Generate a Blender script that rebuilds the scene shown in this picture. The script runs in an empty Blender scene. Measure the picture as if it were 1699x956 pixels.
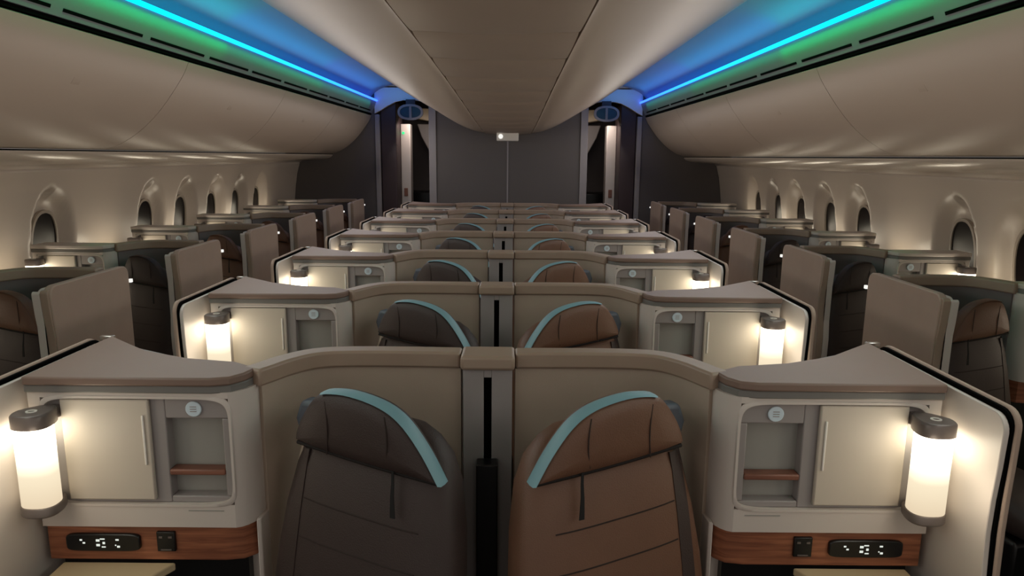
import bpy, bmesh, math, random
from mathutils import Vector, Matrix
random.seed(7)
S = bpy.context.scene
COL = S.collection
PI = math.pi

# ------------------------------------------------------------------ camera, world, lights, exposure
CAMX, CAMZ = 0.065, 1.736
cam_d = bpy.data.cameras.new('camera'); cam = bpy.data.objects.new('camera', cam_d); COL.objects.link(cam)
cam_d.sensor_width = 36.0; cam_d.lens = 1170.0 / 1699.0 * 36.0; cam_d.clip_start = 0.02
_p, _r = math.radians(10.55), math.radians(0.5)
_f = Vector((0, math.cos(_p), -math.sin(_p))); _u = Vector((0, math.sin(_p), math.cos(_p))); _x = Vector((1, 0, 0))
_xr = _x * math.cos(_r) + _u * math.sin(_r); _ur = _u * math.cos(_r) - _x * math.sin(_r)
_m = Matrix((_xr, _ur, -_f)).transposed().to_4x4(); _m.translation = Vector((CAMX, 0, CAMZ))
cam.matrix_world = _m
S.camera = cam

w = bpy.data.worlds.new('world'); S.world = w; w.use_nodes = True
w.node_tree.nodes['Background'].inputs[0].default_value = (1.0, 0.91, 0.83, 1)
w.node_tree.nodes['Background'].inputs[1].default_value = 0.40

S.view_settings.view_transform = 'Standard'; S.view_settings.look = 'None'
S.view_settings.gamma = 1.0; S.view_settings.use_curve_mapping = False
S.view_settings.exposure = 0.10
LAMP_W = 0.42          # watts of each suite lamp
FILL_UP, FILL_DN = 5.6, 28.0    # added fill along the aisles, upward and downward


def area(name, loc, rot, sx, sy, watts, col):
    d = bpy.data.lights.new(name, 'AREA'); d.shape = 'RECTANGLE'; d.size = sx; d.size_y = sy
    d.energy = watts; d.color = col
    o = bpy.data.objects.new(name, d); COL.objects.link(o); o.location = loc; o.rotation_euler = rot
    return o


for _x0 in (-1.47, 1.47):                      # added fill over both aisles for general brightness, no real fixtures
    area('added_aisle_fill', (_x0, 4.0, 1.70), (PI, math.copysign(math.radians(-24), _x0), 0), 0.25, 10.5, FILL_UP, (1.0, 0.92, 0.84))
    area('added_aisle_fill', (_x0, 4.0, 1.95), (0, math.copysign(math.radians(-58), _x0), 0), 0.25, 10.5, FILL_DN, (1.0, 0.93, 0.86))
for _s in (-1, 1):                             # what the mood strips throw on the vault and on the fascia
    for _k, (_c, _pw, _g, _gp) in enumerate((((0.0, 0.85, 0.55), 2.6, (0.0, 0.9, 0.16), 1.7), ((0.0, 0.62, 0.72), 3.0, (0.0, 0.8, 0.20), 1.2), ((0.01, 0.40, 0.85), 3.0, (0.02, 0.65, 0.25), 0.75), ((0.05, 0.32, 0.95), 2.8, (0.05, 0.50, 0.35), 0.6))):
        _y = 1.2 + 2.25 * _k
        area('mood_glow', (_s * 1.685, _y, 2.450), (0, _s * math.radians(140), 0), 0.03, 2.25, _pw, _c).data.spread = math.radians(125)
        area('mood_glow_low', (_s * 1.665, _y, 2.415), (0, _s * math.radians(-52), 0), 0.02, 2.25, _gp, _g).data.spread = math.radians(75)
for _s in (-1, 1):
    area('added_header_fill', (_s * 1.42, 9.05, 2.52), (math.radians(90), 0, 0), 0.5, 0.03, 0.35, (0.05, 0.35, 1.0))  # added light that tints the door headers blue, no strip stands here
    area('added_jamb_fill', (_s * 1.22, 9.62, 2.20), (math.radians(25), 0, 0), 0.3, 0.2, 2.2, (1.0, 0.84, 0.76))  # added light that brightens the closet jambs, not a known fixture

# ------------------------------------------------------------------ materials


def lin(c):
    return tuple(((v / 255) / 12.92 if v / 255 <= 0.04045 else ((v / 255 + 0.055) / 1.055) ** 2.4) for v in c)


def mat(name, rgb, rough=0.5, metal=0.0, var=0.08, scale=12.0, bump=0.0, bscale=200.0, spec=0.5, coat=0.0):
    m = bpy.data.materials.new(name); m.use_nodes = True
    nt = m.node_tree; b = nt.nodes['Principled BSDF']
    c = lin(rgb)
    tc = nt.nodes.new('ShaderNodeTexCoord')
    n = nt.nodes.new('ShaderNodeTexNoise'); n.inputs['Scale'].default_value = scale; n.inputs['Detail'].default_value = 4
    nt.links.new(tc.outputs['Object'], n.inputs['Vector'])
    mx = nt.nodes.new('ShaderNodeMix'); mx.data_type = 'RGBA'
    mx.inputs['A'].default_value = tuple(v * (1 - var) for v in c) + (1,)
    mx.inputs['B'].default_value = tuple(min(1, v * (1 + var)) for v in c) + (1,)
    nt.links.new(n.outputs['Fac'], mx.inputs['Factor']); nt.links.new(mx.outputs['Result'], b.inputs['Base Color'])
    b.inputs['Roughness'].default_value = rough; b.inputs['Metallic'].default_value = metal
    b.inputs['Specular IOR Level'].default_value = spec; b.inputs['Coat Weight'].default_value = coat
    if bump:
        n2 = nt.nodes.new('ShaderNodeTexNoise'); n2.inputs['Scale'].default_value = bscale
        nt.links.new(tc.outputs['Object'], n2.inputs['Vector'])
        bp = nt.nodes.new('ShaderNodeBump'); bp.inputs['Strength'].default_value = bump; bp.inputs['Distance'].default_value = 0.002
        nt.links.new(n2.outputs['Fac'], bp.inputs['Height']); nt.links.new(bp.outputs['Normal'], b.inputs['Normal'])
    return m


def emis(name, rgb, strength):
    m = bpy.data.materials.new(name); m.use_nodes = True; nt = m.node_tree
    for n in list(nt.nodes): nt.nodes.remove(n)
    e = nt.nodes.new('ShaderNodeEmission'); e.inputs[0].default_value = tuple(rgb) + (1,); e.inputs[1].default_value = strength
    o = nt.nodes.new('ShaderNodeOutputMaterial'); nt.links.new(e.outputs[0], o.inputs[0])
    return m


def emis_ramp(name, axis, lo, hi, stops, strength):
    """emission whose colour runs along an object axis from lo to hi"""
    m = emis(name, (1, 1, 1), strength); nt = m.node_tree; e = [n for n in nt.nodes if n.type == 'EMISSION'][0]
    tc = nt.nodes.new('ShaderNodeTexCoord'); sp = nt.nodes.new('ShaderNodeSeparateXYZ'); mr = nt.nodes.new('ShaderNodeMapRange')
    mr.inputs['From Min'].default_value = lo; mr.inputs['From Max'].default_value = hi
    cr = nt.nodes.new('ShaderNodeValToRGB'); el = cr.color_ramp.elements
    while len(el) < len(stops): el.new(0.5)
    for k, (p, c) in enumerate(stops):
        el[k].position = p; el[k].color = tuple(c) + (1,)
    nt.links.new(tc.outputs['Object'], sp.inputs[0]); nt.links.new(sp.outputs[axis], mr.inputs['Value'])
    nt.links.new(mr.outputs[0], cr.inputs[0]); nt.links.new(cr.outputs[0], e.inputs[0])
    return m


def wood(name, c1, c2):
    m = bpy.data.materials.new(name); m.use_nodes = True; nt = m.node_tree; b = nt.nodes['Principled BSDF']
    tc = nt.nodes.new('ShaderNodeTexCoord'); mp = nt.nodes.new('ShaderNodeMapping'); mp.inputs['Scale'].default_value = (2.5, 6, 38)
    n = nt.nodes.new('ShaderNodeTexNoise'); n.inputs['Scale'].default_value = 2.2; n.inputs['Detail'].default_value = 6; n.inputs['Distortion'].default_value = 0.6
    cr = nt.nodes.new('ShaderNodeValToRGB')
    cr.color_ramp.elements[0].position = 0.35; cr.color_ramp.elements[0].color = lin(c1) + (1,)
    cr.color_ramp.elements[1].position = 0.68; cr.color_ramp.elements[1].color = lin(c2) + (1,)
    nt.links.new(tc.outputs['Object'], mp.inputs[0]); nt.links.new(mp.outputs[0], n.inputs['Vector'])
    nt.links.new(n.outputs['Fac'], cr.inputs[0]); nt.links.new(cr.outputs[0], b.inputs['Base Color'])
    b.inputs['Roughness'].default_value = 0.42
    return m


M = dict(
    shell=mat('warm_white_panel', (205, 196, 188), 0.42, var=0.03, scale=3),
    bin=mat('bin_panel', (188, 171, 156), 0.38, var=0.03, scale=2),
    side=mat('sidewall_panel', (205, 192, 178), 0.33, var=0.03, scale=2),
    gloss=mat('glossy_cove_band', (205, 192, 178), 0.24, var=0.02, scale=2),
    rim=mat('taupe_rim', (158, 138, 121), 0.45, var=0.06),
    rimtop=mat('taupe_ledge', (130, 108, 96), 0.5, var=0.05),
    rimedge=mat('grey_edge', (118, 116, 112), 0.4, var=0.05),
    fabric=mat('taupe_fabric', (170, 149, 134), 0.8, var=0.06, bump=0.3, bscale=500),
    inner=mat('beige_inner_wall', (172, 156, 140), 0.7, var=0.05, bump=0.2, bscale=400),
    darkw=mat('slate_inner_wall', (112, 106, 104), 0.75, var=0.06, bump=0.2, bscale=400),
    door=mat('cabinet_door', (198, 188, 174), 0.42, var=0.02, scale=3),
    frame=mat('cabinet_recess', (150, 144, 142), 0.45, var=0.04),
    niche=mat('niche_lining', (150, 149, 143), 0.55, var=0.04),
    bracket=mat('slate_bracket', (84, 90, 100), 0.5),
    crease=mat('stitched_crease', (48, 36, 31), 0.8),
    black=mat('black_plastic', (14, 14, 15), 0.35, var=0.1),
    gasket=mat('black_gasket', (5, 5, 5), 0.9, var=0.1, spec=0.05),
    metal=mat('dark_metal', (112, 103, 99), 0.36, metal=0.25, var=0.08),
    chrome=mat('satin_metal', (190, 186, 180), 0.25, metal=0.9, var=0.03),
    wood=wood('walnut_veneer', (122, 72, 50), (170, 108, 76)),
    woodd=wood('walnut_shelf', (112, 70, 56), (138, 92, 74)),
    table=mat('table_laminate', (205, 186, 150), 0.4, var=0.03),
    charcoal=mat('charcoal_leather', (58, 46, 43), 0.55, var=0.12, bump=0.4, bscale=300),
    brown=mat('brown_leather', (110, 78, 60), 0.5, var=0.12, bump=0.4, bscale=300),
    teal=mat('teal_leather', (124, 166, 176), 0.5, var=0.05),
    seam=mat('seam_thread', (22, 16, 14), 0.8, var=0.1),
    strap=mat('black_webbing', (10, 9, 9), 0.8, var=0.1),
    bulk=mat('charcoal_bulkhead', (98, 92, 89), 0.6, var=0.05, scale=3),
    post=mat('grey_post', (150, 144, 144), 0.4, var=0.04),
    closet=mat('maroon_closet', (60, 44, 46), 0.5, var=0.1),
    floor=mat('dark_carpet', (52, 46, 46), 0.95, var=0.25, scale=60, bump=0.5, bscale=600),
    glass=mat('window_glass', (16, 11, 14), 0.3, var=0.0, spec=0.2),
    winring=mat('window_surround', (170, 158, 144), 0.4, var=0.03),
    white=mat('white_plastic', (232, 228, 220), 0.35, var=0.02),
    vault=mat('vault_panel', (128, 133, 138), 0.55, var=0.03, scale=2),
    cove=mat('cove_panel', (212, 212, 212), 0.5, var=0.03, scale=2),
    led_dot=emis('white_led', (1.0, 0.98, 0.92), 0.9),
    call=mat('call_button', (205, 222, 232), 0.3, var=0.02),
    green=emis('green_led', (0.05, 1.0, 0.3), 1.2),
    icon=emis('display_icon', (0.9, 0.95, 0.85), 0.8),
)
M['shade'] = emis_ramp('lamp_shade', 'Z', 0.885, 1.10, [(0, (0.092, 0.074, 0.051)), (0.40, (0.115, 0.098, 0.070)), (0.62, (0.22, 0.195, 0.145)), (0.86, (0.95, 0.84, 0.64)), (1, (1.0, 0.9, 0.7))], 8.0)
M['led'] = emis_ramp('mood_strip', 'Y', 0.0, 9.0, [(0.0, (0.0, 0.85, 0.95)), (0.35, (0.0, 0.62, 1.0)), (0.7, (0.01, 0.24, 1.0)), (1, (0.03, 0.12, 1.0))], 3.4)
M['ledg'] = emis_ramp('mood_strip_green', 'Y', 0.0, 9.0, [(0.0, (0.0, 0.8, 0.18)), (0.5, (0.0, 0.55, 0.22)), (1, (0.0, 0.2, 0.4))], 2.0)
_b = M['shell'].node_tree.nodes['Principled BSDF']

# ------------------------------------------------------------------ mesh helpers


class MB:
    def __init__(self): self.v = []; self.f = []; self.mi = []
    def add(self, vs, fs, mi=0):
        o = len(self.v); self.v += [tuple(p) for p in vs]
        for q in fs: self.f.append([i + o for i in q]); self.mi.append(mi)
        return self
    def box(self, x0, x1, y0, y1, z0, z1, mi=0):
        vs = [(x, y, z) for z in (z0, z1) for y in (y0, y1) for x in (x0, x1)]
        return self.add(vs, [(0, 2, 3, 1), (4, 5, 7, 6), (0, 1, 5, 4), (2, 6, 7, 3), (0, 4, 6, 2), (1, 3, 7, 5)], mi)
    def prism(self, poly, z0, z1, mi=0):
        n = len(poly); vs = [(x, y, z0) for x, y in poly] + [(x, y, z1) for x, y in poly]
        fs = [list(range(n))[::-1], list(range(n, 2 * n))] + [(i, (i + 1) % n, (i + 1) % n + n, i + n) for i in range(n)]
        return self.add(vs, fs, mi)
    def prism_y(self, poly, y0, y1, mi=0):       # polygon in (x, z)
        n = len(poly); vs = [(x, y0, z) for x, z in poly] + [(x, y1, z) for x, z in poly]
        fs = [list(range(n)), list(range(n, 2 * n))[::-1]] + [(i, (i + 1) % n, (i + 1) % n + n, i + n) for i in range(n)]
        return self.add(vs, fs, mi)
    def prism_x(self, poly, x0, x1, mi=0):       # polygon in (y, z)
        n = len(poly); vs = [(x0, y, z) for y, z in poly] + [(x1, y, z) for y, z in poly]
        fs = [list(range(n)), list(range(n, 2 * n))[::-1]] + [(i, (i + 1) % n, (i + 1) % n + n, i + n) for i in range(n)]
        return self.add(vs, fs, mi)
    def band(self, path, t0, t1, z0, z1, mi=0):  # strip along a plan path, offsets t0..t1 to the left of travel
        a = offs(path, t0); b = offs(path, t1); n = len(path)
        vs = [(x, y, z) for z in (z0, z1) for (x, y) in a] + [(x, y, z) for z in (z0, z1) for (x, y) in b]
        A0, A1, B0, B1 = 0, n, 2 * n, 3 * n; fs = []
        for i in range(n - 1):
            fs += [(A0 + i, A0 + i + 1, A1 + i + 1, A1 + i), (B0 + i, B1 + i, B1 + i + 1, B0 + i + 1),
                   (A1 + i, A1 + i + 1, B1 + i + 1, B1 + i), (A0 + i, B0 + i, B0 + i + 1, A0 + i + 1)]
        fs += [(A0, A1, B1, B0), (A0 + n - 1, B0 + n - 1, B1 + n - 1, A1 + n - 1)]
        return self.add(vs, fs, mi)
    def loft(self, rings, cap=True, mi=0, closed=True):
        n = len(rings[0]); vs = [p for r in rings for p in r]; fs = []
        for k in range(len(rings) - 1):
            for i in range(n if closed else n - 1):
                j = (i + 1) % n; fs.append((k * n + i, k * n + j, (k + 1) * n + j, (k + 1) * n + i))
        if cap: fs += [tuple(range(n))[::-1], tuple(range((len(rings) - 1) * n, len(rings) * n))]
        return self.add(vs, fs, mi)
    def tube(self, pts, r, n=6, mi=0):
        rings = []
        for k, p in enumerate(pts):
            p = Vector(p); d = (Vector(pts[min(k + 1, len(pts) - 1)]) - Vector(pts[max(k - 1, 0)])).normalized()
            up = Vector((0, 0, 1)) if abs(d.z) < 0.9 else Vector((0, 1, 0)); a = d.cross(up).normalized(); b = d.cross(a)
            rings.append([p + (a * math.cos(t * 2 * PI / n) + b * math.sin(t * 2 * PI / n)) * r for t in range(n)])
        return self.loft(rings, mi=mi)
    def build(self, name, material, parent=None, bevel=0.0, smooth=35, off=(0, 0, 0), recalc=True):
        me = bpy.data.meshes.new(name)
        me.from_pydata([(p[0] - off[0], p[1] - off[1], p[2] - off[2]) for p in self.v], [], self.f)
        for m_ in (material if isinstance(material, (list, tuple)) else [material]): me.materials.append(m_)
        for p, k in zip(me.polygons, self.mi): p.material_index = k
        if recalc:
            bm = bmesh.new(); bm.from_mesh(me); bmesh.ops.recalc_face_normals(bm, faces=bm.faces); bm.to_mesh(me); bm.free()
        if smooth: me.shade_smooth(); me.set_sharp_from_angle(angle=math.radians(smooth))
        o = bpy.data.objects.new(name, me); COL.objects.link(o)
        if parent is not None: o.parent = parent
        if bevel:
            b = o.modifiers.new('bevel', 'BEVEL'); b.width = bevel; b.segments = 2; b.limit_method = 'ANGLE'; b.angle_limit = math.radians(40)
        return o


def offs(path, t):
    out = []; n = len(path)
    for i in range(n):
        a = Vector(path[max(i - 1, 0)]); b = Vector(path[min(i + 1, n - 1)]); d = (b - a).normalized()
        out.append((path[i][0] - d.y * t, path[i][1] + d.x * t))
    return out


def smooth_path(pts, seg=6):
    """Catmull-Rom through plan points"""
    P = [Vector(p) for p in pts]; out = []
    for i in range(len(P) - 1):
        p0, p1, p2, p3 = P[max(i - 1, 0)], P[i], P[i + 1], P[min(i + 2, len(P) - 1)]
        for k in range(seg):
            t = k / seg
            out.append(tuple(0.5 * ((2 * p1) + (p2 - p0) * t + (2 * p0 - 5 * p1 + 4 * p2 - p3) * t * t + (3 * p1 - p0 - 3 * p2 + p3) * t ** 3)))
    out.append(tuple(P[-1])); return out


def ell(cx, cy, rx, ry, n=24, e=2.0):
    out = []
    for i in range(n):
        a = 2 * PI * i / n; c, s = math.cos(a), math.sin(a)
        out.append((cx + rx * math.copysign(abs(c) ** (2 / e), c), cy + ry * math.copysign(abs(s) ** (2 / e), s)))
    return out


def tag(o, label=None, cat=None, group=None, kind=None):
    if label: o['label'] = label
    if cat: o['category'] = cat
    if group: o['group'] = group
    if kind: o['kind'] = kind
    return o


def empty(name, loc, rz=0.0):
    o = bpy.data.objects.new(name, None); COL.objects.link(o); o.location = loc; o.rotation_euler = (0, 0, rz)
    o.empty_display_size = 0.1; return o


def copy_tree(o, parent=None):
    c = o.copy(); COL.objects.link(c); c.parent = parent
    for ch in list(o.children): copy_tree(ch, c)
    return c


ROW = 1.07
C0, W0 = 1.654, 2.91           # world y of the console fronts: first centre row, first window row
YB = 9.40                      # bulkhead
NC, NW = 7, 6
ORD = ['front', 'second', 'third', 'fourth', 'fifth', 'sixth', 'seventh']

# ------------------------------------------------------------------ cabin shell
fl = MB().box(-2.95, 2.95, -1.5, 13.0, -0.05, 0.0).build('floor', M['floor']); tag(fl, kind='structure', label='dark carpeted cabin floor beneath the suites', cat='floor')

WIN_L = [4.40, 5.62, 6.22, 6.86, 7.46, 8.07]
WIN_R = [3.78, 4.37, 5.62, 6.22, 6.86, 7.46, 8.07]
PROF = [(0.0, 2.80), (0.85, 2.84), (1.10, 2.83), (1.35, 2.80), (1.50, 2.775), (1.64, 2.735)]


def prof(z):
    for (a, x0), (b, x1) in zip(PROF, PROF[1:]):
        if z <= b: return x0 + (x1 - x0) * (z - a) / (b - a)
    return PROF[-1][1]


def sstep(t): t = max(0, min(1, t)); return t * t * (3 - 2 * t)


def sidewall(s, wins, name):
    ys = [-1.5 + 0.1 * i for i in range(45)]; ys = [y for y in ys if y < 3.3]
    y = 3.3
    while y < YB: ys.append(y); y += 0.02
    ys.append(YB)
    zs = [0, 0.3, 0.6, 0.75] + [0.8 + 0.02 * i for i in range(43)]
    vs = []
    for y in ys:
        for z in zs:
            x = prof(z)
            for wy in wins:
                if abs(y - wy) < 0.45:
                    dz = (z - 1.17) / 0.37; dy = (y - wy) / (0.205 if y < wy else 0.24)
                    r = (abs(dz) ** 2.3 + abs(dy) ** 2.3) ** (1 / 2.3)
                    x += 0.085 * sstep((1.0 - r) / (0.16 if y < wy else 0.34))
            vs.append((s * x, y, z))
    n = len(zs); fs = [(i * n + j, i * n + j + 1, (i + 1) * n + j + 1, (i + 1) * n + j) for i in range(len(ys) - 1) for j in range(n - 1)]
    o = MB().add(vs, fs).build(name, M['side'], smooth=60)
    bm = bmesh.new(); bm.from_mesh(o.data)
    if s * sum(f.normal.x * f.calc_area() for f in bm.faces) > 0: bmesh.ops.reverse_faces(bm, faces=bm.faces)
    bm.to_mesh(o.data); bm.free()
    sm = o.modifiers.new('thickness', 'SOLIDIFY'); sm.thickness = 0.012; sm.offset = -1
    return o


wl = sidewall(-1, WIN_L, 'wall_left'); tag(wl, 'moulded beige sidewall with recessed windows on the left', 'wall', kind='structure')
wr = sidewall(1, WIN_R, 'wall_right'); tag(wr, 'moulded beige sidewall with recessed windows on the right', 'wall', kind='structure')

wn = 0
for s, wins in ((-1, WIN_L), (1, WIN_R)):
    for k, wy in enumerate(wins):
        wn += 1
        x = s * (prof(1.15) + 0.066)
        root = empty('window_%d' % wn, (x, wy + 0.02, 1.15)); root.rotation_euler = (0, -s * 0.11, 0); tag(root, kind='structure', label='dark oval cabin window on the %s sidewall, %s of that side' % ('left' if s < 0 else 'right', ['first', 'second', 'third', 'fourth', 'fifth', 'sixth', 'seventh'][k]), cat='window')
        o_ = ell(0, 0, 0.135, 0.235, 32, 2.4); i_ = ell(0, 0, 0.118, 0.216, 32, 2.4)
        m = MB(); rr = [[(s * 0.010, p[0], p[1]) for p in o_], [(-s * 0.006, p[0], p[1]) for p in o_], [(-s * 0.006, p[0], p[1]) for p in i_], [(s * 0.010, p[0], p[1]) for p in i_]]
        m.loft(rr + [rr[0]], cap=False); m.build('window_frame', M['winring'], root)
        MB().prism_x(i_, s * 0.002, s * 0.008).build('pane', M['glass'], root)

# cove band under the bins, both sides (setting)
for s, nm in ((-1, 'trim_1'), (1, 'trim_2')):
    sec = [(2.735, 1.64), (2.70, 1.665), (2.60, 1.672), (2.46, 1.680), (2.38, 1.690), (2.325, 1.708), (2.300, 1.735), (2.302, 1.745), (2.75, 1.745), (2.80, 1.64)]
    m = MB(); m.loft([[(s * a, y, b) for a, b in sec] for y in [-1.5 + i * 0.2725 for i in range(41)]]); t = m.build(nm, M['gloss'])
    tag(t, kind='structure', label='glossy curved cove band below the %s overhead bins' % ('left' if s < 0 else 'right'), cat='trim')

for s in (-1, 1):
    m = MB(); m.loft([[(s * a, y, b) for a, b in [(2.297, 1.7455), (2.297, 1.753), (2.40, 1.753), (2.40, 1.7455)]] for y in (-1.5, YB - 0.01)])  # black strip stands in for the shade in the gap under the bins
    g = m.build('bin_gap_shadow', M['gasket']); tag(g, 'long black shadow line under the %s overhead bins' % ('left' if s < 0 else 'right'), 'shadow_strip')

# side overhead bins
BIN = [(2.305, 1.754), (2.20, 1.790), (2.08, 1.865), (1.97, 1.965), (1.88, 2.075), (1.81, 2.175), (1.775, 2.245)]
BINP = smooth_path(BIN, 4)
blen = 1.745
for s in (-1, 1):
    sd = 'left' if s < 0 else 'right'
    for k in range(6):
        y0 = YB - 0.012 - (6 - k) * blen - 0.0; y1 = y0 + blen - 0.006
        y0 = max(y0, -1.5)
        if y1 < 0.3: continue
        root = empty('overhead_bin', (s * 2.3, y0, 1.75)); pos = ['', 'nearest the camera', 'second from the camera', 'third from the camera', 'fourth from the camera', 'farthest, against the bulkhead'][k] if k else 'over the camera'
        tag(root, 'closed curved beige overhead bin on the %s side, %s' % (sd, pos), 'overhead bin', 'curved bins along the %s side' % sd)
        off = (s * 2.3, y0, 1.75)
        face = [(s * a, b) for a, b in BINP]
        body = face + [(s * 1.80, 2.255), (s * 2.30, 2.255), (s * 2.32, 1.80)]
        m = MB(); m.prism_y(body, y0, y1); m.build('bin_door', M['bin'], root, off=off, smooth=25)
        m = MB(); m.prism_y([(s * (a + 0.012), b + 0.006) for a, b in BINP[3:-6]] + [(s * 1.95, 2.24), (s * 2.28, 2.24)], y1, y1 + 0.006); m.build('bin_end_gasket', M['rimedge'], root, off=off)
        ym = (y0 + y1) / 2
        MB().prism_y([(s * 1.915, 2.035), (s * 1.905, 2.04), (s * 1.885, 2.068), (s * 1.893, 2.064)], ym - 0.03, ym + 0.03).build('latch', M['bin'], root, off=off)
    # fascia above the bins: dark shadow slots and the panel that carries the strip
    m = MB()
    m.loft([[(s * a, y, b) for a, b in [(1.777, 2.2565), (1.776, 2.274), (1.83, 2.274), (1.83, 2.2565)]] for y in (-1.5, YB - 0.01)])  # black strip stands in for the shade in the gap above the bins
    g = m.build('bin_gap_shadow', M['gasket']); tag(g, 'long black shadow gap above the %s overhead bins' % sd, 'shadow_strip')
    root = empty('light_cove_panel', (s * 1.76, 0, 2.25)); tag(root, 'upper fascia panel with slotted air grille on the %s, washed green' % sd, 'cove panel')
    sec = [(1.768, 2.275), (1.748, 2.325), (1.735, 2.345), (1.712, 2.415), (1.712, 2.425), (1.80, 2.425), (1.80, 2.275)]
    m = MB(); m.loft([[(s * a, y, b) for a, b in sec] for y in (-1.5, YB - 0.01)]); m.build('fascia', M['vault'], root, off=(s * 1.76, 0, 2.25), smooth=20)
    y = -1.2
    while y < YB - 0.7:
        m = MB(); m.loft([[(s * a, yy, b) for a, b in [(1.7570, 2.296), (1.7520, 2.309), (1.77, 2.309), (1.77, 2.296)]] for yy in (y, y + 0.62)])
        m.build('air_slot', M['gasket'], root, off=(s * 1.76, 0, 2.25)); y += 0.70
    # mood strip: bright top/front lens, green lower lens
    root = empty('mood_light_strip', (s * 1.70, 0, 2.43)); tag(root, 'glowing cyan to blue mood light strip along the %s ceiling cove' % sd, 'light strip')
    o3 = (s * 1.70, 0, 2.43)
    m = MB(); m.loft([[(s * a, y, b) for a, b in [(1.690, 2.4255), (1.690, 2.440), (1.712, 2.452), (1.73, 2.452), (1.73, 2.4255)]] for y in (0.2, YB - 0.02)]); m.build('lens', M['led'], root, off=o3, smooth=0)

# ceiling: cove vault each side and the hung centre section
VA = smooth_path([(1.80, 2.425), (1.76, 2.50), (1.66, 2.575), (1.50, 2.63), (1.34, 2.65), (1.20, 2.65)], 4)
for s, nm in ((-1, 'ceiling_vault_left'), (1, 'ceiling_vault_right')):
    m = MB(); m.loft([[(s * a, y, b) for a, b in VA + [(1.2, 2.70), (1.90, 2.70), (1.90, 2.425)]] for y in (-1.5, YB - 0.01)])
    o = m.build(nm, M['vault'], smooth=40); tag(o, kind='structure', label='smooth vaulted ceiling panel lit blue on the %s' % ('left' if s < 0 else 'right'), cat='ceiling')


def cdrop(y):                                   # the centre section comes down a little toward the back
    return 0.13 * sstep((y - 2.0) / 7.4)


CEN = smooth_path([(0.30, 2.165), (0.315, 2.172), (0.42, 2.185), (0.58, 2.225), (0.74, 2.285), (0.92, 2.365), (1.10, 2.445), (1.20, 2.50), (1.24, 2.535), (1.235, 2.58)], 4)
NY = 44
root = empty('ceiling', (0, 0, 2.2)); tag(root, kind='structure', label='hung cream ceiling section along the centre of the cabin', cat='ceiling')
for s in (-1, 1):
    m = MB(); rings = []
    for i in range(NY + 1):
        y = -1.5 + (YB - 0.012 + 1.5) * i / NY; d = cdrop(y)
        rings.append([(s * a, y, b - d * (1 - 0.75 * sstep((a - 0.3) / 0.95))) for a, b in CEN] + [(s * 1.19, y, 2.66), (s * 0.30, y, 2.66)])
    m.loft(rings); m.build('ceiling_side_panel', M['bin'], root, off=(0, 0, 2.2), smooth=40)
yy = YB - 0.012; plen = 0.62
while yy > -1.4:
    y1, y0 = yy, yy - plen + 0.006; m = MB(); rings = []
    for i in range(13):
        t = i / 12; y = y0 + (y1 - y0) * t; d = cdrop(y); bulge = 0.022 * math.sin(PI * t) ** 0.45
        rings.append([(x, y, 2.165 - d - bulge * (0.4 + 0.6 * math.cos(x / 0.29 * PI / 2)) - 0.006 * math.cos(x / 0.29 * PI / 2)) for x in [(-0.29 + 0.058 * j) for j in range(11)]] + [(0.29, y, 2.30 - d), (-0.29, y, 2.30 - d)])
    m.loft(rings); m.build('ceiling_centre_panel', M['bin'], root, off=(0, 0, 2.2), smooth=40); yy -= plen

root = empty('ceiling_sensor_unit', (-0.005, 8.9, 2.0)); tag(root, 'small white rectangular unit hanging from the far end of the ceiling', 'ceiling fixture')
m = MB().box(-0.135, 0.135, -0.06, 0.06, -0.075, 0.035); m.build('housing', M['white'], root, bevel=0.012)
m = MB().prism_y(ell(-0.085, -0.02, 0.028, 0.028, 20), -0.067, -0.058); m.build('lens', M['led_dot'], root)

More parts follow.
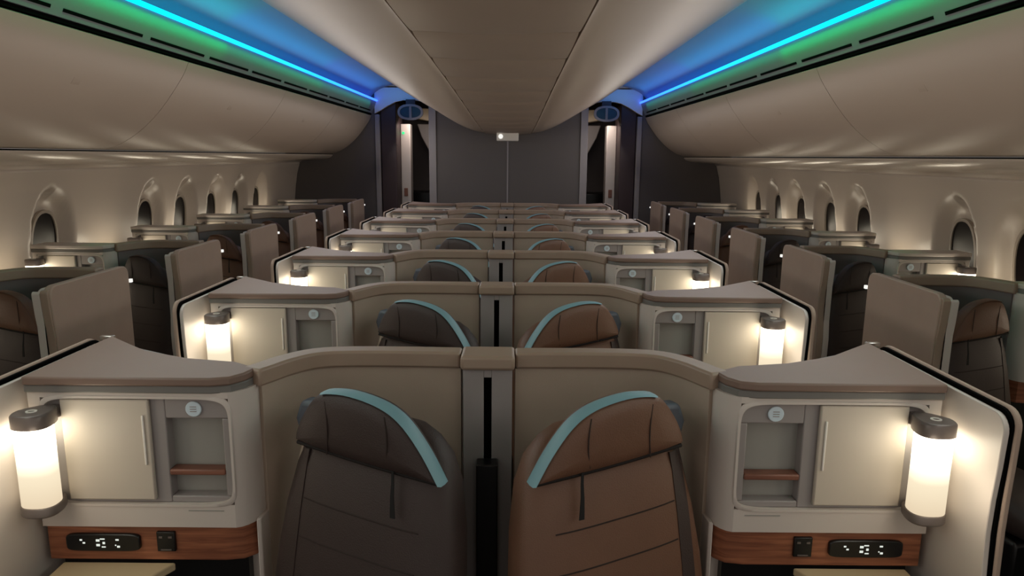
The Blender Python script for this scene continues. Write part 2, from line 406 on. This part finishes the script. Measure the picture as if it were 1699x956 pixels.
# ------------------------------------------------------------------ bulkhead
wb = empty('wall_back', (0, YB, 0)); tag(wb, kind='structure', label='dark charcoal bulkhead closing the back of the cabin', cat='wall')
ob = (0, YB, 0)
MB().box(-0.94, -0.012, YB, YB + 0.04, 0, 2.6).build('centre_panel', M['bulk'], wb, off=ob, bevel=0.004)
MB().box(-0.002, 0.94, YB, YB + 0.04, 0, 2.6).build('centre_panel', M['bulk'], wb, off=ob, bevel=0.004)
MB().box(-0.017, 0.003, YB - 0.006, YB + 0.02, 0, 2.1).build('seam_strip', M['post'], wb, off=ob)
for s in (-1, 1):
    MB().box(*sorted((s * 1.735, s * 2.86)), YB, YB + 0.04, 0, 2.6).build('side_panel', M['bulk'], wb, off=ob)
    MB().box(*sorted((s * 1.675, s * 1.735)), YB - 0.02, YB + 0.05, 0, 2.26).build('door_post', M['post'], wb, off=ob, bevel=0.006)
    MB().box(*sorted((s * 0.94, s * 1.035)), YB - 0.02, YB + 0.05, 0, 2.60).build('door_post', M['post'], wb, off=ob, bevel=0.006)
    arch = [(s * 1.735, 2.60), (s * 1.735, 2.27), (s * 1.66, 2.31), (s * 1.56, 2.37), (s * 1.46, 2.42), (s * 1.36, 2.44), (s * 1.22, 2.44), (s * 1.10, 2.43), (s * 1.035, 2.40), (s * 1.035, 2.60)]
    MB().prism_y(arch, YB - 0.01, YB + 0.04).build('door_header', M['white'], wb, off=ob, bevel=0.004)
    # closet beside the doorway, behind the bulkhead
    root = empty('closet', (s * 1.57, YB + 0.30, 0)); tag(root, 'tall dark maroon closet just inside the %s doorway' % ('left' if s < 0 else 'right'), 'closet')
    o2 = (s * 1.57, YB + 0.30, 0)
    m = MB().box(*sorted((s * 1.47, s * 1.672)), YB + 0.055, YB + 0.60, 0.0, 2.42); m.build('carcass', M['closet'], root, off=o2, bevel=0.01)
    m = MB().box(*sorted((s * 1.335, s * 1.468)), YB + 0.40, YB + 0.60, 0.0, 2.16); m.build('jamb', M['shell'], root, off=o2, bevel=0.01)
    m = MB().box(*sorted((s * 1.38, s * 1.43)), YB + 0.385, YB + 0.40, 1.19, 1.30); m.build('handle', M['woodd'], root, off=o2, bevel=0.005)
    if s < 0: MB().prism_y(ell(-1.43, 2.04, 0.018, 0.018, 12), YB + 0.39, YB + 0.402).build('indicator', M['green'], root, off=o2)
    # oval sign housing over the doorway
    root = empty('exit_sign_housing', (s * 1.265, YB - 0.04, 2.29)); tag(root, 'pale oval ring housing with two dark lenses over the %s doorway' % ('left' if s < 0 else 'right'), 'sign')
    o4 = (s * 1.265, YB - 0.04, 2.29); cx, cz = s * 1.265, 2.29
    a, b = ell(cx, cz, 0.165, 0.10, 32, 2.3), ell(cx, cz, 0.135, 0.072, 32, 2.3); m = MB()
    rr = [[(p[0], YB - 0.06, p[1]) for p in a], [(p[0], YB - 0.06, p[1]) for p in b], [(p[0], YB - 0.03, p[1]) for p in b], [(p[0], YB - 0.03, p[1]) for p in a]]
    m.loft(rr + [rr[0]], cap=False); m.box(cx - 0.015, cx + 0.015, YB - 0.055, YB - 0.03, cz - 0.08, cz + 0.08); m.build('ring', M['frame'], root, off=o4)
    MB().prism_y(b, YB - 0.042, YB - 0.032).build('lens', mat('teal_lens', (36, 66, 80), 0.2), root, off=o4)
    MB().box(cx - 0.06, cx + 0.06, YB - 0.032, YB - 0.0, cz + 0.085, cz + 0.16).build('bracket', M['closet'], root, off=o4)
    # service area beyond the doorway
    root = empty('galley_unit', (s * 1.15, 10.9, 0)); tag(root, 'pale curved cabinet and dark counter seen through the %s doorway' % ('left' if s < 0 else 'right'), 'galley')
    o5 = (s * 1.15, 10.9, 0)
    m = MB().prism_y([(s * 1.36, 2.20), (s * 0.60, 2.20), (s * 0.60, 1.62), (s * 1.00, 1.62), (s * 1.18, 1.80), (s * 1.30, 2.02)], 10.7, 11.3); m.build('upper_cabinet', M['shell'], root, off=o5, bevel=0.01)
    m = MB().prism_y([(s * 1.60, 2.40), (s * 0.60, 2.40), (s * 0.60, 2.24), (s * 1.10, 2.22), (s * 1.45, 2.28)], 10.3, 11.3); m.build('ceiling_panel', M['table'], root, off=o5, bevel=0.01)
    m = MB().box(*sorted((s * 0.55, s * 1.55)), 10.6, 11.3, 0.0, 1.2); m.build('counter', M['black'], root, off=o5, bevel=0.01)
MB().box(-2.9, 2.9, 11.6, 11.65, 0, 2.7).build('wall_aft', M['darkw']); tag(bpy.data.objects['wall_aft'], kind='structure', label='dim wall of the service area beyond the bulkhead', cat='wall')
cl = MB().box(-2.9, 2.9, YB + 0.05, 11.6, 2.62, 2.68).build('ceiling_aft', M['bin']); tag(cl, kind='structure', label='ceiling of the service area beyond the bulkhead', cat='ceiling')
for s in (-1, 1):
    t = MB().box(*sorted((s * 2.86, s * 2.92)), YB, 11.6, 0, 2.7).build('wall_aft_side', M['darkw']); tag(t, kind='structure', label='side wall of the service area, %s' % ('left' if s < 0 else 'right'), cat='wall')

# ------------------------------------------------------------------ suites


def make_suite(s, window):
    """console, shell, lamp and aisle screen of one suite; x = s*u. y = 0 at the console front"""
    if window: U = lambda u: 1.81 + (u - 0.07) * 0.815
    else: U = lambda u: u
    H = 1.22 if window else 1.20
    y0 = W0 if window else C0
    xc = s * U(0.62); root = empty('suite_console', (xc, y0, 0)); off = (xc, 0, 0)
    X = lambda u: s * U(u)
    pth = smooth_path([(0.0765, 0.245), (0.22, 0.25), (0.38, 0.248), (0.47, 0.228), (0.525, 0.17), (0.567, 0.09), (0.603, 0.032), (0.67, 0.0)], 5)
    P = [(X(u), y) for u, y in pth]
    sd = -s                                                       # offsets to the back side
    # wall behind the seat
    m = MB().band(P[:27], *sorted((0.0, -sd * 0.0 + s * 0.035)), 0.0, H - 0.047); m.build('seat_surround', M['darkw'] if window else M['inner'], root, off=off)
    # rim cap along the wall
    m = MB().band(P[:28], *sorted((-s * 0.010, s * 0.050)), H - 0.046, H + 0.0008); m.build('rim', M['rim'], root, off=off, bevel=0.007)
    # console block
    R = 0.055
    front = [(0.605, 0.075), (0.622, 0.035), (0.648, 0.010), (0.69, 0.0), (1.125, 0.0)]
    back = [(1.128, 0.36), (0.90, 0.19), (0.70, 0.10)]
    zt, zb = H - 0.040, 0.800
    nx0, nx1, nz0, nz1 = 0.632, 1.095, 0.862, H - 0.056        # recess
    m = MB()
    m.prism([(X(u), y) for u, y in [(0.584, 0.085), (0.585, 0.066), (0.589, 0.048), (0.596, 0.031), (0.606, 0.017), (0.618, 0.006), (nx0, 0.0), (nx0, 0.09)]], zb, zt)
    m.box(*sorted((X(nx0), X(1.125))), 0.0, 0.09, zb, nz0)
    m.box(*sorted((X(nx0), X(1.125))), 0.0, 0.09, nz1, zt)
    m.box(*sorted((X(nx1), X(1.125))), 0.0, 0.09, nz0, nz1)
    m.prism([(X(u), y) for u, y in [(0.60, 0.09), (1.125, 0.09)] + ([(1.128, 0.13), (0.62, 0.13)] if window else [(1.128, 0.39), (0.90, 0.20), (0.70, 0.13)])], 0.0, zt)
    m.build('console_body', M['shell'], root, off=off)
    rcx, rcz, rrx, rrz = (X(nx0) + X(nx1)) / 2, (nz0 + nz1) / 2, abs(X(nx1) - X(nx0)) / 2, (nz1 - nz0) / 2
    oo = ell(rcx, rcz, rrx + 0.007, rrz + 0.007, 64, 11); ii = ell(rcx, rcz, rrx - 0.001, rrz - 0.001, 64, 9)
    rr = [[(p[0], 0.001, p[1]) for p in oo], [(p[0], -0.0025, p[1]) for p in ell(rcx, rcz, rrx + 0.005, rrz + 0.005, 64, 10)], [(p[0], -0.0025, p[1]) for p in ii], [(p[0], 0.0118, p[1]) for p in ii], [(p[0], 0.0118, p[1]) for p in oo]]
    MB().loft(rr + [rr[0]], cap=False).build('recess_frame', M['shell'], root, off=off, smooth=50)
    # thin rounded frame line around the recess
    m = MB(); rx = [(X(nx0 + 0.0), nz0), (X(nx1), nz0), (X(nx1), nz1), (X(nx0), nz1)]
    # recess back panel: built around the open niche
    qx0, qx1, qz0, qz1 = 0.655, 0.795, 0.880, H - 0.112
    dx0, dx1 = 0.830, 1.048
    m = MB()
    m.box(*sorted((X(qx1), X(nx1))), 0.012, 0.085, nz0, nz1)
    m.box(*sorted((X(nx0), X(qx1))), 0.012, 0.085, qz1, nz1)
    m.box(*sorted((X(nx0), X(qx1))), 0.012, 0.085, nz0, qz0)
    m.box(*sorted((X(nx0), X(qx0))), 0.012, 0.085, qz0, qz1)
    m.build('recess_panel', M['frame'], root, off=off, bevel=0.003)
    m = MB().box(*sorted((X(qx0), X(qx1))), 0.045, 0.0895, qz0, qz1); m.build('niche_back', M['niche'], root, off=off)
    m = MB().box(*sorted((X(qx0), X(qx1))), 0.009, 0.045, 0.937, 0.953); m.build('niche_shelf', M['woodd'], root, off=off, bevel=0.004)
    # door
    d = MB().box(*sorted((X(dx0), X(dx1))), -0.001, 0.0115, 0.874, H - 0.060).build('door', M['door'], root, off=off, bevel=0.004)
    d2 = MB().box(*sorted((X(dx0 + 0.012), X(dx0 + 0.018))), -0.005, -0.0012, 0.97, 1.10).build('handle', M['white'], d, off=off, bevel=0.003)
    MB().box(*sorted((X(dx0 - 0.004), X(dx1 + 0.004))), 0.002, 0.0118, H - 0.0590, H - 0.0565).build('door_gap', M['gasket'], root, off=off)
    # call button disc
    m = MB().prism_y(ell(X(0.722), H - 0.086, 0.020, 0.020, 24), 0.006, 0.0115); b = m.build('call_button', M['call'], root, off=off, bevel=0.002)
    m = MB()
    for q in range(3): m.box(X(0.722) - 0.008, X(0.722) + 0.008, 0.0052, 0.0061, H - 0.0925 + q * 0.006, H - 0.0905 + q * 0.006)
    m.build('button_icon', M['frame'], b, off=off)
    # thin vent slot under the recess
    MB().box(*sorted((X(0.66), X(0.75))), -0.001, 0.01, 0.845, 0.8475).build('slot', M['niche'], root, off=off)
    # ledge on top
    led = [(0.588, 0.084), (0.600, 0.034), (0.625, 0.000), (0.67, -0.012), (1.128, -0.012), (1.131, 0.392), (0.95, 0.235), (0.80, 0.165), (0.66, 0.135)]
    if window: led = led[:5] + [(1.131, 0.13), (0.60, 0.13)]
    m = MB().prism([(X(u), y) for u, y in led], H - 0.022, H); m.build('ledge', M['shell'] if window else M['rimtop'], root, off=off, bevel=0.005)  # window ledges take the pale panel colour as a painted edge highlight
    m = MB().prism([(X(u), y + 0.006) for u, y in led[:6]] + [(X(0.66), 0.13)], H - 0.042, H - 0.022); m.build('ledge_edge', M['rimedge'], root, off=off, bevel=0.003)
    # wood band with controls
    wbp = [(0.588, 0.085), (0.600, 0.045), (0.625, 0.022), (0.67, 0.014), (1.125, 0.014), (1.125, 0.089), (0.62, 0.089)]
    m = MB().prism([(X(u), y) for u, y in wbp], 0.700, 0.799); m.build('wood_band', M['wood'], root, off=off, bevel=0.002)
    c0, c1 = (0.885, 1.075)
    cap_ = ell((X(c0) + X(c1)) / 2, 0.752, abs(X(c1) - X(c0)) / 2, 0.024, 32, 6)
    cp = MB().prism_y(cap_, 0.004, 0.016).build('control_panel', M['black'], root, off=off, bevel=0.003)
    m = MB(); cxm = (X(c0) + X(c1)) / 2
    for dx, dz, w_, h_ in [(-0.055, 0.008, .006, .004), (-0.048, 0.0, .006, .004), (-0.012, 0.007, .009, .006), (-0.012, -0.006, .009, .006), (0.0, 0.011, .012, .003), (0.003, 0.0, .006, .006), (0.002, -0.011, .010, .003), (0.038, 0.009, .008, .004), (0.040, -0.010, .007, .005), (0.033, -0.006, .003, .003)]:
        m.box(cxm + dx - w_ / 2, cxm + dx + w_ / 2, 0.0032, 0.0042, 0.752 + dz - h_ / 2, 0.752 + dz + h_ / 2)
    m.build('icons', M['icon'], cp, off=off)
    so = MB().box(*sorted((X(0.795), X(0.842))), 0.006, 0.016, 0.728, 0.782).build('power_socket', M['black'], root, off=off, bevel=0.002)
    m = MB().box(*sorted((X(0.805), X(0.832))), 0.004, 0.0065, 0.732, 0.735); m.box(*sorted((X(0.802), X(0.811))), 0.004, 0.0065, 0.766, 0.771); m.box(*sorted((X(0.826), X(0.835))), 0.004, 0.0065, 0.766, 0.771)
    m.build('contact', M['metal'], so, off=off)
    # side table leaf and dark lower cabinet
    MB().prism([(X(u), y) for u, y in [(1.09, 0.012), (0.80, 0.012), (0.86, -0.10), (0.90, -0.34), (1.09, -0.34)]], 0.672, 0.694).build('side_table', M['table'], root, off=off, bevel=0.004)
    MB().box(*sorted((X(0.63), X(1.12))), 0.06, 0.089, 0.0, 0.699).build('kick_panel', M['black'], root, off=off)
    if not window: MB().prism([(X(u), y) for u, y in [(0.573, 0.10), (0.580, 0.030), (0.590, 0.025), (0.594, 0.10)]], 0.0, 0.81).build('edge_post', M['shell'], root, off=off, bevel=0.003)
    # ---- reading lamp
    lx, ly = 1.082, -0.052
    LX = X(lx)
    if window: LX = X(1.075)
    def drop(r, tail):
        pts = []
        for i in range(28):
            a = 2 * PI * i / 28; c, q = math.cos(a), math.sin(a)
            px = LX + r * math.copysign(abs(c) ** 0.8, c); py = ly + r * 0.86 * math.copysign(abs(q) ** 0.8, q)
            if tail and q > 0.2:
                py += 0.022 * (q - 0.2); px = LX + (px - LX) * (1 - 0.35 * (q - 0.2)) - s * 0.014 * (q - 0.2)
            pts.append((px, py))
        return pts
    zl0, zl1 = 0.866, 1.126
    if window: zl0 += 0.02; zl1 += 0.02
    shd = MB().loft([[(x, y, z) for x, y in drop(r, False)] for r, z in ((0.041, zl0 + 0.026), (0.042, zl0 + 0.03), (0.042, zl1 - 0.038), (0.041, zl1 - 0.034))]).build('reading_lamp', M['shade'], root, off=off)
    shd['label'] = 'glowing warm white lamp tube'
    cp = MB().loft([[(x, y, z) for x, y in drop(r, True)] for r, z in ((0.043, zl1 - 0.036), (0.0445, zl1 - 0.033), (0.0445, zl1 - 0.005), (0.041, zl1))]).build('lamp_cap', M['metal'], shd, off=off, bevel=0.002)
    m = MB(); a, b = ell(LX, ly, 0.013, 0.011, 20), ell(LX, ly, 0.008, 0.0065, 20)
    rr = [[(x, y, zl1 + 0.0002) for x, y in a], [(x, y, zl1 + 0.0022) for x, y in a], [(x, y, zl1 + 0.0022) for x, y in b], [(x, y, zl1 + 0.0002) for x, y in b]]
    m.loft(rr + [rr[0]], cap=False); m.build('lamp_button_ring', M['white'], shd, off=off)
    MB().loft([[(x, y, z) for x, y in drop(r, True)] for r, z in ((0.040, zl0), (0.0445, zl0 + 0.004), (0.0445, zl0 + 0.024), (0.043, zl0 + 0.027))]).build('lamp_base', M['metal'], shd, off=off, bevel=0.002)
    MB().prism([(LX - s * 0.012 - 0.014, ly + 0.03), (LX - s * 0.012 + 0.014, ly + 0.03), (LX - s * 0.022 + 0.012, 0.016), (LX - s * 0.022 - 0.012, 0.016)], zl1 - 0.034, zl1 - 0.003).build('lamp_bracket', M['metal'], shd, off=off, bevel=0.004)
    ld = bpy.data.lights.new('lamp_light', 'POINT'); ld.energy = LAMP_W * (2.2 if window else 1.0); ld.color = (1.0, 0.87, 0.68); ld.shadow_soft_size = 0.045
    lo = bpy.data.objects.new('lamp_light', ld); COL.objects.link(lo); lo.parent = root; lo.location = (LX - xc - s * 0.028, ly - 0.12, 1.0)
    # ---- aisle screen: two skins with a black gasket between
    yb_, yf = (0.37, -0.20) if window else (0.392, -0.195)
    if window: xa, so_ = 1.78, -1            # skin order: aisle side is toward the centre
    else: xa, so_ = 1.165, 1
    def screen(yf_, yb2, top, rc, z0=0.0, wav=0.0):
        pts = [(yb2, z0)]; rb = 0.045 if yb2 - yf_ > 0.2 else 0.002
        for i in range(6):
            a = PI / 2 * i / 5; pts.append((yb2 - rb + rb * math.cos(a), top - rb + rb * math.sin(a)))
        for i in range(7):
            a = PI / 2 * i / 6; pts.append((yf_ + rc - rc * math.sin(a), top - rc + rc * math.cos(a)))
        for i in range(1, 14):
            z = (top - rc) * (1 - i / 14) + z0 * i / 14
            pts.append((yf_ + wav * (0.5 - 0.5 * math.cos(2 * PI * (top - rc - z) / 0.46)), z))
        pts.append((yf_, z0)); return pts
    def skin(a0, a1, nm, mt, yf_, top, rc, wav, bev, extra=0.0, par=root):
        pl = screen(yf_, yb_ + extra, top, rc, 0.0, wav)
        return MB().prism_x(pl, s * (xa + so_ * a0), s * (xa + so_ * a1)).build(nm, mt, par, off=off, bevel=bev)
    skin(-0.026 if window else -0.018, -0.0045, 'screen_inner_skin', M['shell'] if not window else M['shell'], yf + 0.006, H - 0.014, 0.038, 0.012, 0.002)
    skin(-0.004, 0.0035, 'screen_gasket', M['gasket'], yf + (0.03 if window else 0.004), H - 0.004, 0.04, 0.008, 0.0)
    skin(0.004, 0.036 if window else 0.020, 'aisle_screen', M['fabric'], yf, H, 0.042, 0.006 if not window else 0.018, 0.005)
    if window:
        pl = screen(yf - 0.012, yf + 0.02, H - 0.015, 0.015, 0.0, 0.022)
        MB().prism_x(pl, s * (xa - 0.000), s * (xa - 0.030)).build('screen_edge', M['rim'], root, off=off, bevel=0.004)
        MB().prism_x(screen(yf - 0.014, yf + 0.0, H - 0.02, 0.012, 0.0, 0.022), s * (xa + 0.03), s * (xa - 0.000)).build('screen_edge_trim', M['shell'], root, off=off, bevel=0.003)
    # end cap and tell-tale light at the back top corner of the screen
    MB().box(*sorted((s * (xa - (0.028 if window else 0.012)), s * (xa + (0.038 if window else 0.018)))), yb_ - 0.004, yb_ + 0.014, 0.0, H - 0.065).build('screen_back_post', M['metal'], root, off=off, bevel=0.004)
    if window: MB().box(*sorted((s * (xa - 0.045), s * (xa - 0.0305))), yb_ + 0.0, yb_ + 0.016, H - 0.085, H - 0.068).build('seat_light', M['led_dot'], root, off=off, bevel=0.002)
    else: MB().box(*sorted((s * (xa - 0.028), s * (xa + 0.012))), yb_ + 0.012, yb_ + 0.030, H - 0.02, H - 0.006).build('screen_latch', M['chrome'], root, off=off, bevel=0.002)
    return root


for s in (-1, 1):
    sd = 'left' if s < 0 else 'right'
    proto = make_suite(s, False)
    for n in range(NC):
        o = proto if n == 0 else copy_tree(proto); o.location.y = C0 + n * ROW
        tag(o, 'centre suite console with lit lamp and cabinet door, %s half of the %s centre row' % (sd, ORD[n] if n < 6 else 'last'), 'suite', 'centre suites, %s column' % sd)
    proto = make_suite(s, True)
    for n in range(NW):
        o = proto if n == 0 else copy_tree(proto); o.location.y = W0 + n * ROW
        tag(o, 'window suite with taupe aisle screen by the %s sidewall, %s row of that column' % (sd, ORD[n] if n < NW - 1 else 'last'), 'suite', 'window suites, %s column' % sd)

# ------------------------------------------------------------------ centre divider posts
root = empty('centre_divider', (0, C0, 0)); off = (0, 0, 0)
m = MB()
m.box(-0.068, -0.011, 0.215, 0.30, 0.0, 1.16); m.box(0.011, 0.068, 0.215, 0.30, 0.0, 1.16); m.box(-0.011, 0.011, 0.24, 0.30, 0.0, 1.16); m.box(-0.011, 0.011, 0.215, 0.24, 1.135, 1.16)
m.build('post', M['frame'], root, bevel=0.002)
MB().box(-0.0109, 0.0109, 0.228, 0.24, 0.0, 1.135).build('slot_lining', M['gasket'], root)
MB().box(-0.075, 0.075, 0.20, 0.312, 1.158, 1.200).build('cap', M['rim'], root, bevel=0.010)
MB().box(-0.030, 0.030, 0.165, 0.2145, 0.0, 0.900).build('privacy_screen_housing', M['black'], root, bevel=0.004)
for n in range(NC):
    o = root if n == 0 else copy_tree(root); o.location.y = C0 + n * ROW
    tag(o, 'grey divider post with a black slot between the two seats of the %s centre row' % (ORD[n] if n < 6 else 'last'), 'divider', 'centre divider posts')

# ------------------------------------------------------------------ seats


def make_seat(s, leather, teal):
    """seat facing -y; +a is the side toward the cabin centre for the left seat (s=-1), mirrored for s=+1"""
    root = empty('airline_seat', (0, 0, 0)); A = lambda a: -s * a
    k = M['charcoal' if leather == 'twotone' else leather]; kh = M['brown' if leather == 'twotone' else leather]
    # backrest: superellipse sections, leaning back
    rings = []
    for z, w_, t_ in ((0.44, 0.20, 0.04), (0.50, 0.255, 0.07), (0.62, 0.262, 0.08), (0.74, 0.258, 0.08), (0.86, 0.245, 0.078), (0.96, 0.225, 0.072), (1.02, 0.198, 0.058), (1.06, 0.160, 0.044), (1.083, 0.12, 0.030), (1.092, 0.06, 0.015)):
        yb = 0.045 - 0.22 * (1.10 - z)
        rings.append([(A(p[0]), p[1], z) for p in ell(0, yb, w_, t_, 36, 3.2)])
    b = MB().loft(rings).build('backrest', k, root, smooth=60)
    def face(a, z, e=0.0):                     # point on the backrest front
        for (z0, w0, t0), (z1, w1, t1) in zip(FR, FR[1:]):
            if z0 <= z <= z1:
                f = (z - z0) / (z1 - z0); w_ = w0 + (w1 - w0) * f; t_ = t0 + (t1 - t0) * f; break
        q = max(0, 1 - abs(a / w_) ** 3.2) ** (1 / 3.2)
        return (A(a), 0.045 - 0.22 * (1.10 - z) - t_ * q - e, z)
    FR = ((0.50, 0.255, 0.07), (0.62, 0.262, 0.08), (0.74, 0.258, 0.08), (0.86, 0.245, 0.078), (0.96, 0.225, 0.072), (1.04, 0.200, 0.065))
    m = MB()
    for z in (0.60, 0.69, 0.78, 0.87):
        m.tube([face(a, z + 0.05 * (0.17 - a) * 1.2, 0.0004) for a in [-0.165 + 0.03 * i for i in range(12)]], 0.0018, 5)
    for a in (-0.175,):
        m.tube([face(a + 0.01 * (z - 0.7), z, -0.0006) for z in [0.52 + 0.04 * i for i in range(13)]], 0.0026, 5)
    m.build('back_stitching', M['crease'], b)
    # darker panel down the outer edge of the back
    gz = [0.52 + 0.04 * i for i in range(13)]
    vs = [face(a, z, 0.0022) for z in gz for a in (-0.170, -0.185, -0.20, -0.212)] + [face(a, z, -0.010) for z in gz for a in (-0.170, -0.185, -0.20, -0.212)]
    nn = len(gz) * 4; fs = []
    for i in range(len(gz) - 1):
        for j in range(3):
            q = i * 4 + j; fs += [(q, q + 1, q + 5, q + 4), (q + nn, q + 4 + nn, q + 5 + nn, q + 1 + nn)]
        fs += [(i * 4, i * 4 + 4, i * 4 + 4 + nn, i * 4 + nn), (i * 4 + 3, i * 4 + 3 + nn, i * 4 + 7 + nn, i * 4 + 7)]
    MB().add(vs, fs).build('side_panel', M['charcoal'], b, smooth=60)
    # winged side panel on the outer side
    sp = []
    for z, a0, a1 in ((0.48, -0.225, -0.262), (0.70, -0.228, -0.265), (0.88, -0.215, -0.252), (1.02, -0.190, -0.225), (1.10, -0.15, -0.19)):
        yb = 0.06 - 0.20 * (1.10 - z)
        sp.append([(A(a0), yb - 0.05, z), (A(a1), yb - 0.035, z), (A(a1), yb + 0.05, z), (A(a0), yb + 0.05, z)])
    MB().loft(sp).build('side_bolster', M['inner'] if leather == 'charcoal' else M['charcoal'], root, bevel=0.015)
    # headrest
    out = smooth_path([(0.218, 0.994), (0.178, 1.060), (0.130, 1.118), (0.082, 1.150), (0.020, 1.167), (-0.050, 1.172), (-0.115, 1.158), (-0.158, 1.108), (-0.182, 1.062), (-0.188, 1.036)], 4)
    nb = len(out); bot = [(-0.188 + 0.406 * t / 8, 1.032 - 0.004 * math.sin(PI * t / 8) - 0.036 * t / 8) for t in range(1, 8)]
    loop = out + bot
    cx, cz = 0.0, 1.085
    def ring(sc, y): return [(A(cx + (p[0] - cx) * sc), y, cz + (p[1] - cz) * sc) for p in loop]
    h = MB().loft([ring(0.90, -0.012), ring(0.975, -0.022), ring(1.0, -0.036), ring(1.0, -0.052), ring(0.975, -0.066), ring(0.90, -0.074), ring(0.6, -0.080), ring(0.2, -0.082)]).build('headrest', kh, root, smooth=60)
    tr = out[:24]; m = MB()
    def sc(p, q): return (cx + (p[0] - cx) * q, cz + (p[1] - cz) * q)
    rings = []
    for p in tr:
        prof_ = [(0.99, -0.030), (1.016, -0.034), (1.022, -0.052), (1.016, -0.068), (0.990, -0.0745), (0.975, -0.070), (0.975, -0.05), (0.975, -0.030)]
        rings.append([(A(sc(p, q)[0]), y, sc(p, q)[1]) for q, y in prof_])
    m.loft(rings)
    if teal:
        t = m.build('headrest_trim', M['teal'], h, smooth=50); t['label'] = 'pale teal edge band'
    else:
        m.build('headrest_trim', kh, h, smooth=50)
    for a in (-0.085, 0.080):
        pts = []
        for i in range(9):
            t = i / 8; z = 1.018 + (1.150 - 1.018) * t * (1 if a < 0 else 0.90)
            pts.append((A(a + 0.010 * math.sin(PI * t)), -0.0748 - 0.0078 * math.sin(PI * t), z))
        MB().tube(pts, 0.0016, 5).build('headrest_stitching', M['crease'], h)
    MB().tube([(A(p[0]), -0.062, p[1] - 0.002) for p in [(-0.182 + 0.392 * t / 10, 1.031 - 0.004 * math.sin(PI * t / 10) - 0.034 * t / 10) for t in range(11)]], 0.005, 6).build('headrest_piping', M['seam'], h)
    MB().prism_y([(A(-0.18), 0.985), (A(-0.225), 1.005), (A(-0.240), 1.06), (A(-0.222), 1.108), (A(-0.17), 1.112), (A(-0.12), 1.07), (A(-0.13), 0.985)], -0.002, 0.045).build('headrest_bracket', M['bracket'], root, bevel=0.012)
    # pull strap hanging from the headrest
    rings = [[(A(0.098 + dx), yy + dy, z) for dx, dy in ((-w_, -0.0012), (w_, -0.0012), (w_, 0.0012), (-w_, 0.0012))] for z, yy, w_ in ((1.010, -0.073, 0.003), (0.985, -0.078, 0.0035), (0.955, -0.088, 0.0045), (0.925, -0.094, 0.006), (0.908, -0.097, 0.0065))]
    rings = [[(p[0] + A(0.012) * (1.01 - p[2]) / 0.1, p[1], p[2]) for p in r] for r in rings]
    MB().loft(rings).build('pull_strap', M['strap'], root)
    # cushion, armrests and pedestal
    m = MB(); rings = []
    for y, hh in ((-0.12, 0.06), (-0.20, 0.075), (-0.45, 0.075), (-0.58, 0.06), (-0.62, 0.03)):
        rings.append([(p[0], y, p[1]) for p in ell(0, 0.42, 0.25, hh, 28, 3.6)])
    m.loft(rings).build('seat_cushion', k, root, smooth=60)
    MB().box(-0.24, 0.24, -0.55, -0.05, 0.06, 0.35).build('seat_base', M['black'], root, bevel=0.02)
    return root


def place_seat(proto, first, x, y, rz):
    o = proto if first else copy_tree(proto); o.location = (x, y, 0); o.rotation_euler = (0, 0, rz); return o


protos = {}
def seat(s, leather, x, y, rz, label, group, teal=True):
    key = (s, leather, teal); first = key not in protos
    if first: protos[key] = make_seat(s, leather, teal)
    o = place_seat(protos[key], first, x, y, rz)
    o.scale = (0.70, 0.9, 1) if abs(x) > 1 else (1, 1, 1.012)
    tag(o, label, 'seat', group)


for n in range(NC):
    y = C0 - 0.02 + n * ROW; r_ = ORD[n] if n < 6 else 'last'
    seat(-1, 'charcoal', -0.268, y - 0.01, math.radians(-23), 'charcoal leather seat with teal edged headrest, left of the divider in the %s centre row' % r_, 'charcoal centre seats')
    seat(1, 'brown', 0.293, y - 0.01, math.radians(23), 'brown leather seat with teal edged headrest, right of the divider in the %s centre row' % r_, 'brown centre seats')
for n in range(NW):
    y = W0 + 0.02 + n * ROW; r_ = ORD[n] if n < NW - 1 else 'last'
    lt = 'charcoal' if n % 2 in (0, 1) and n < 2 else 'brown'
    if n == 0: lt = 'twotone'
    seat(-1, lt, -2.005, y - 0.03, math.radians(-10), '%s leather seat behind the taupe screen of the %s left window suite' % ({'twotone': 'brown and charcoal'}.get(lt, lt), r_), 'left window seats', False)
    lt = 'brown' if n in (0, 3) else 'charcoal'
    if n == 0: lt = 'twotone'
    seat(1, lt, 2.005, y - 0.03, math.radians(10), '%s leather seat behind the taupe screen of the %s right window suite' % ({'twotone': 'brown and charcoal'}.get(lt, lt), r_), 'right window seats', False)
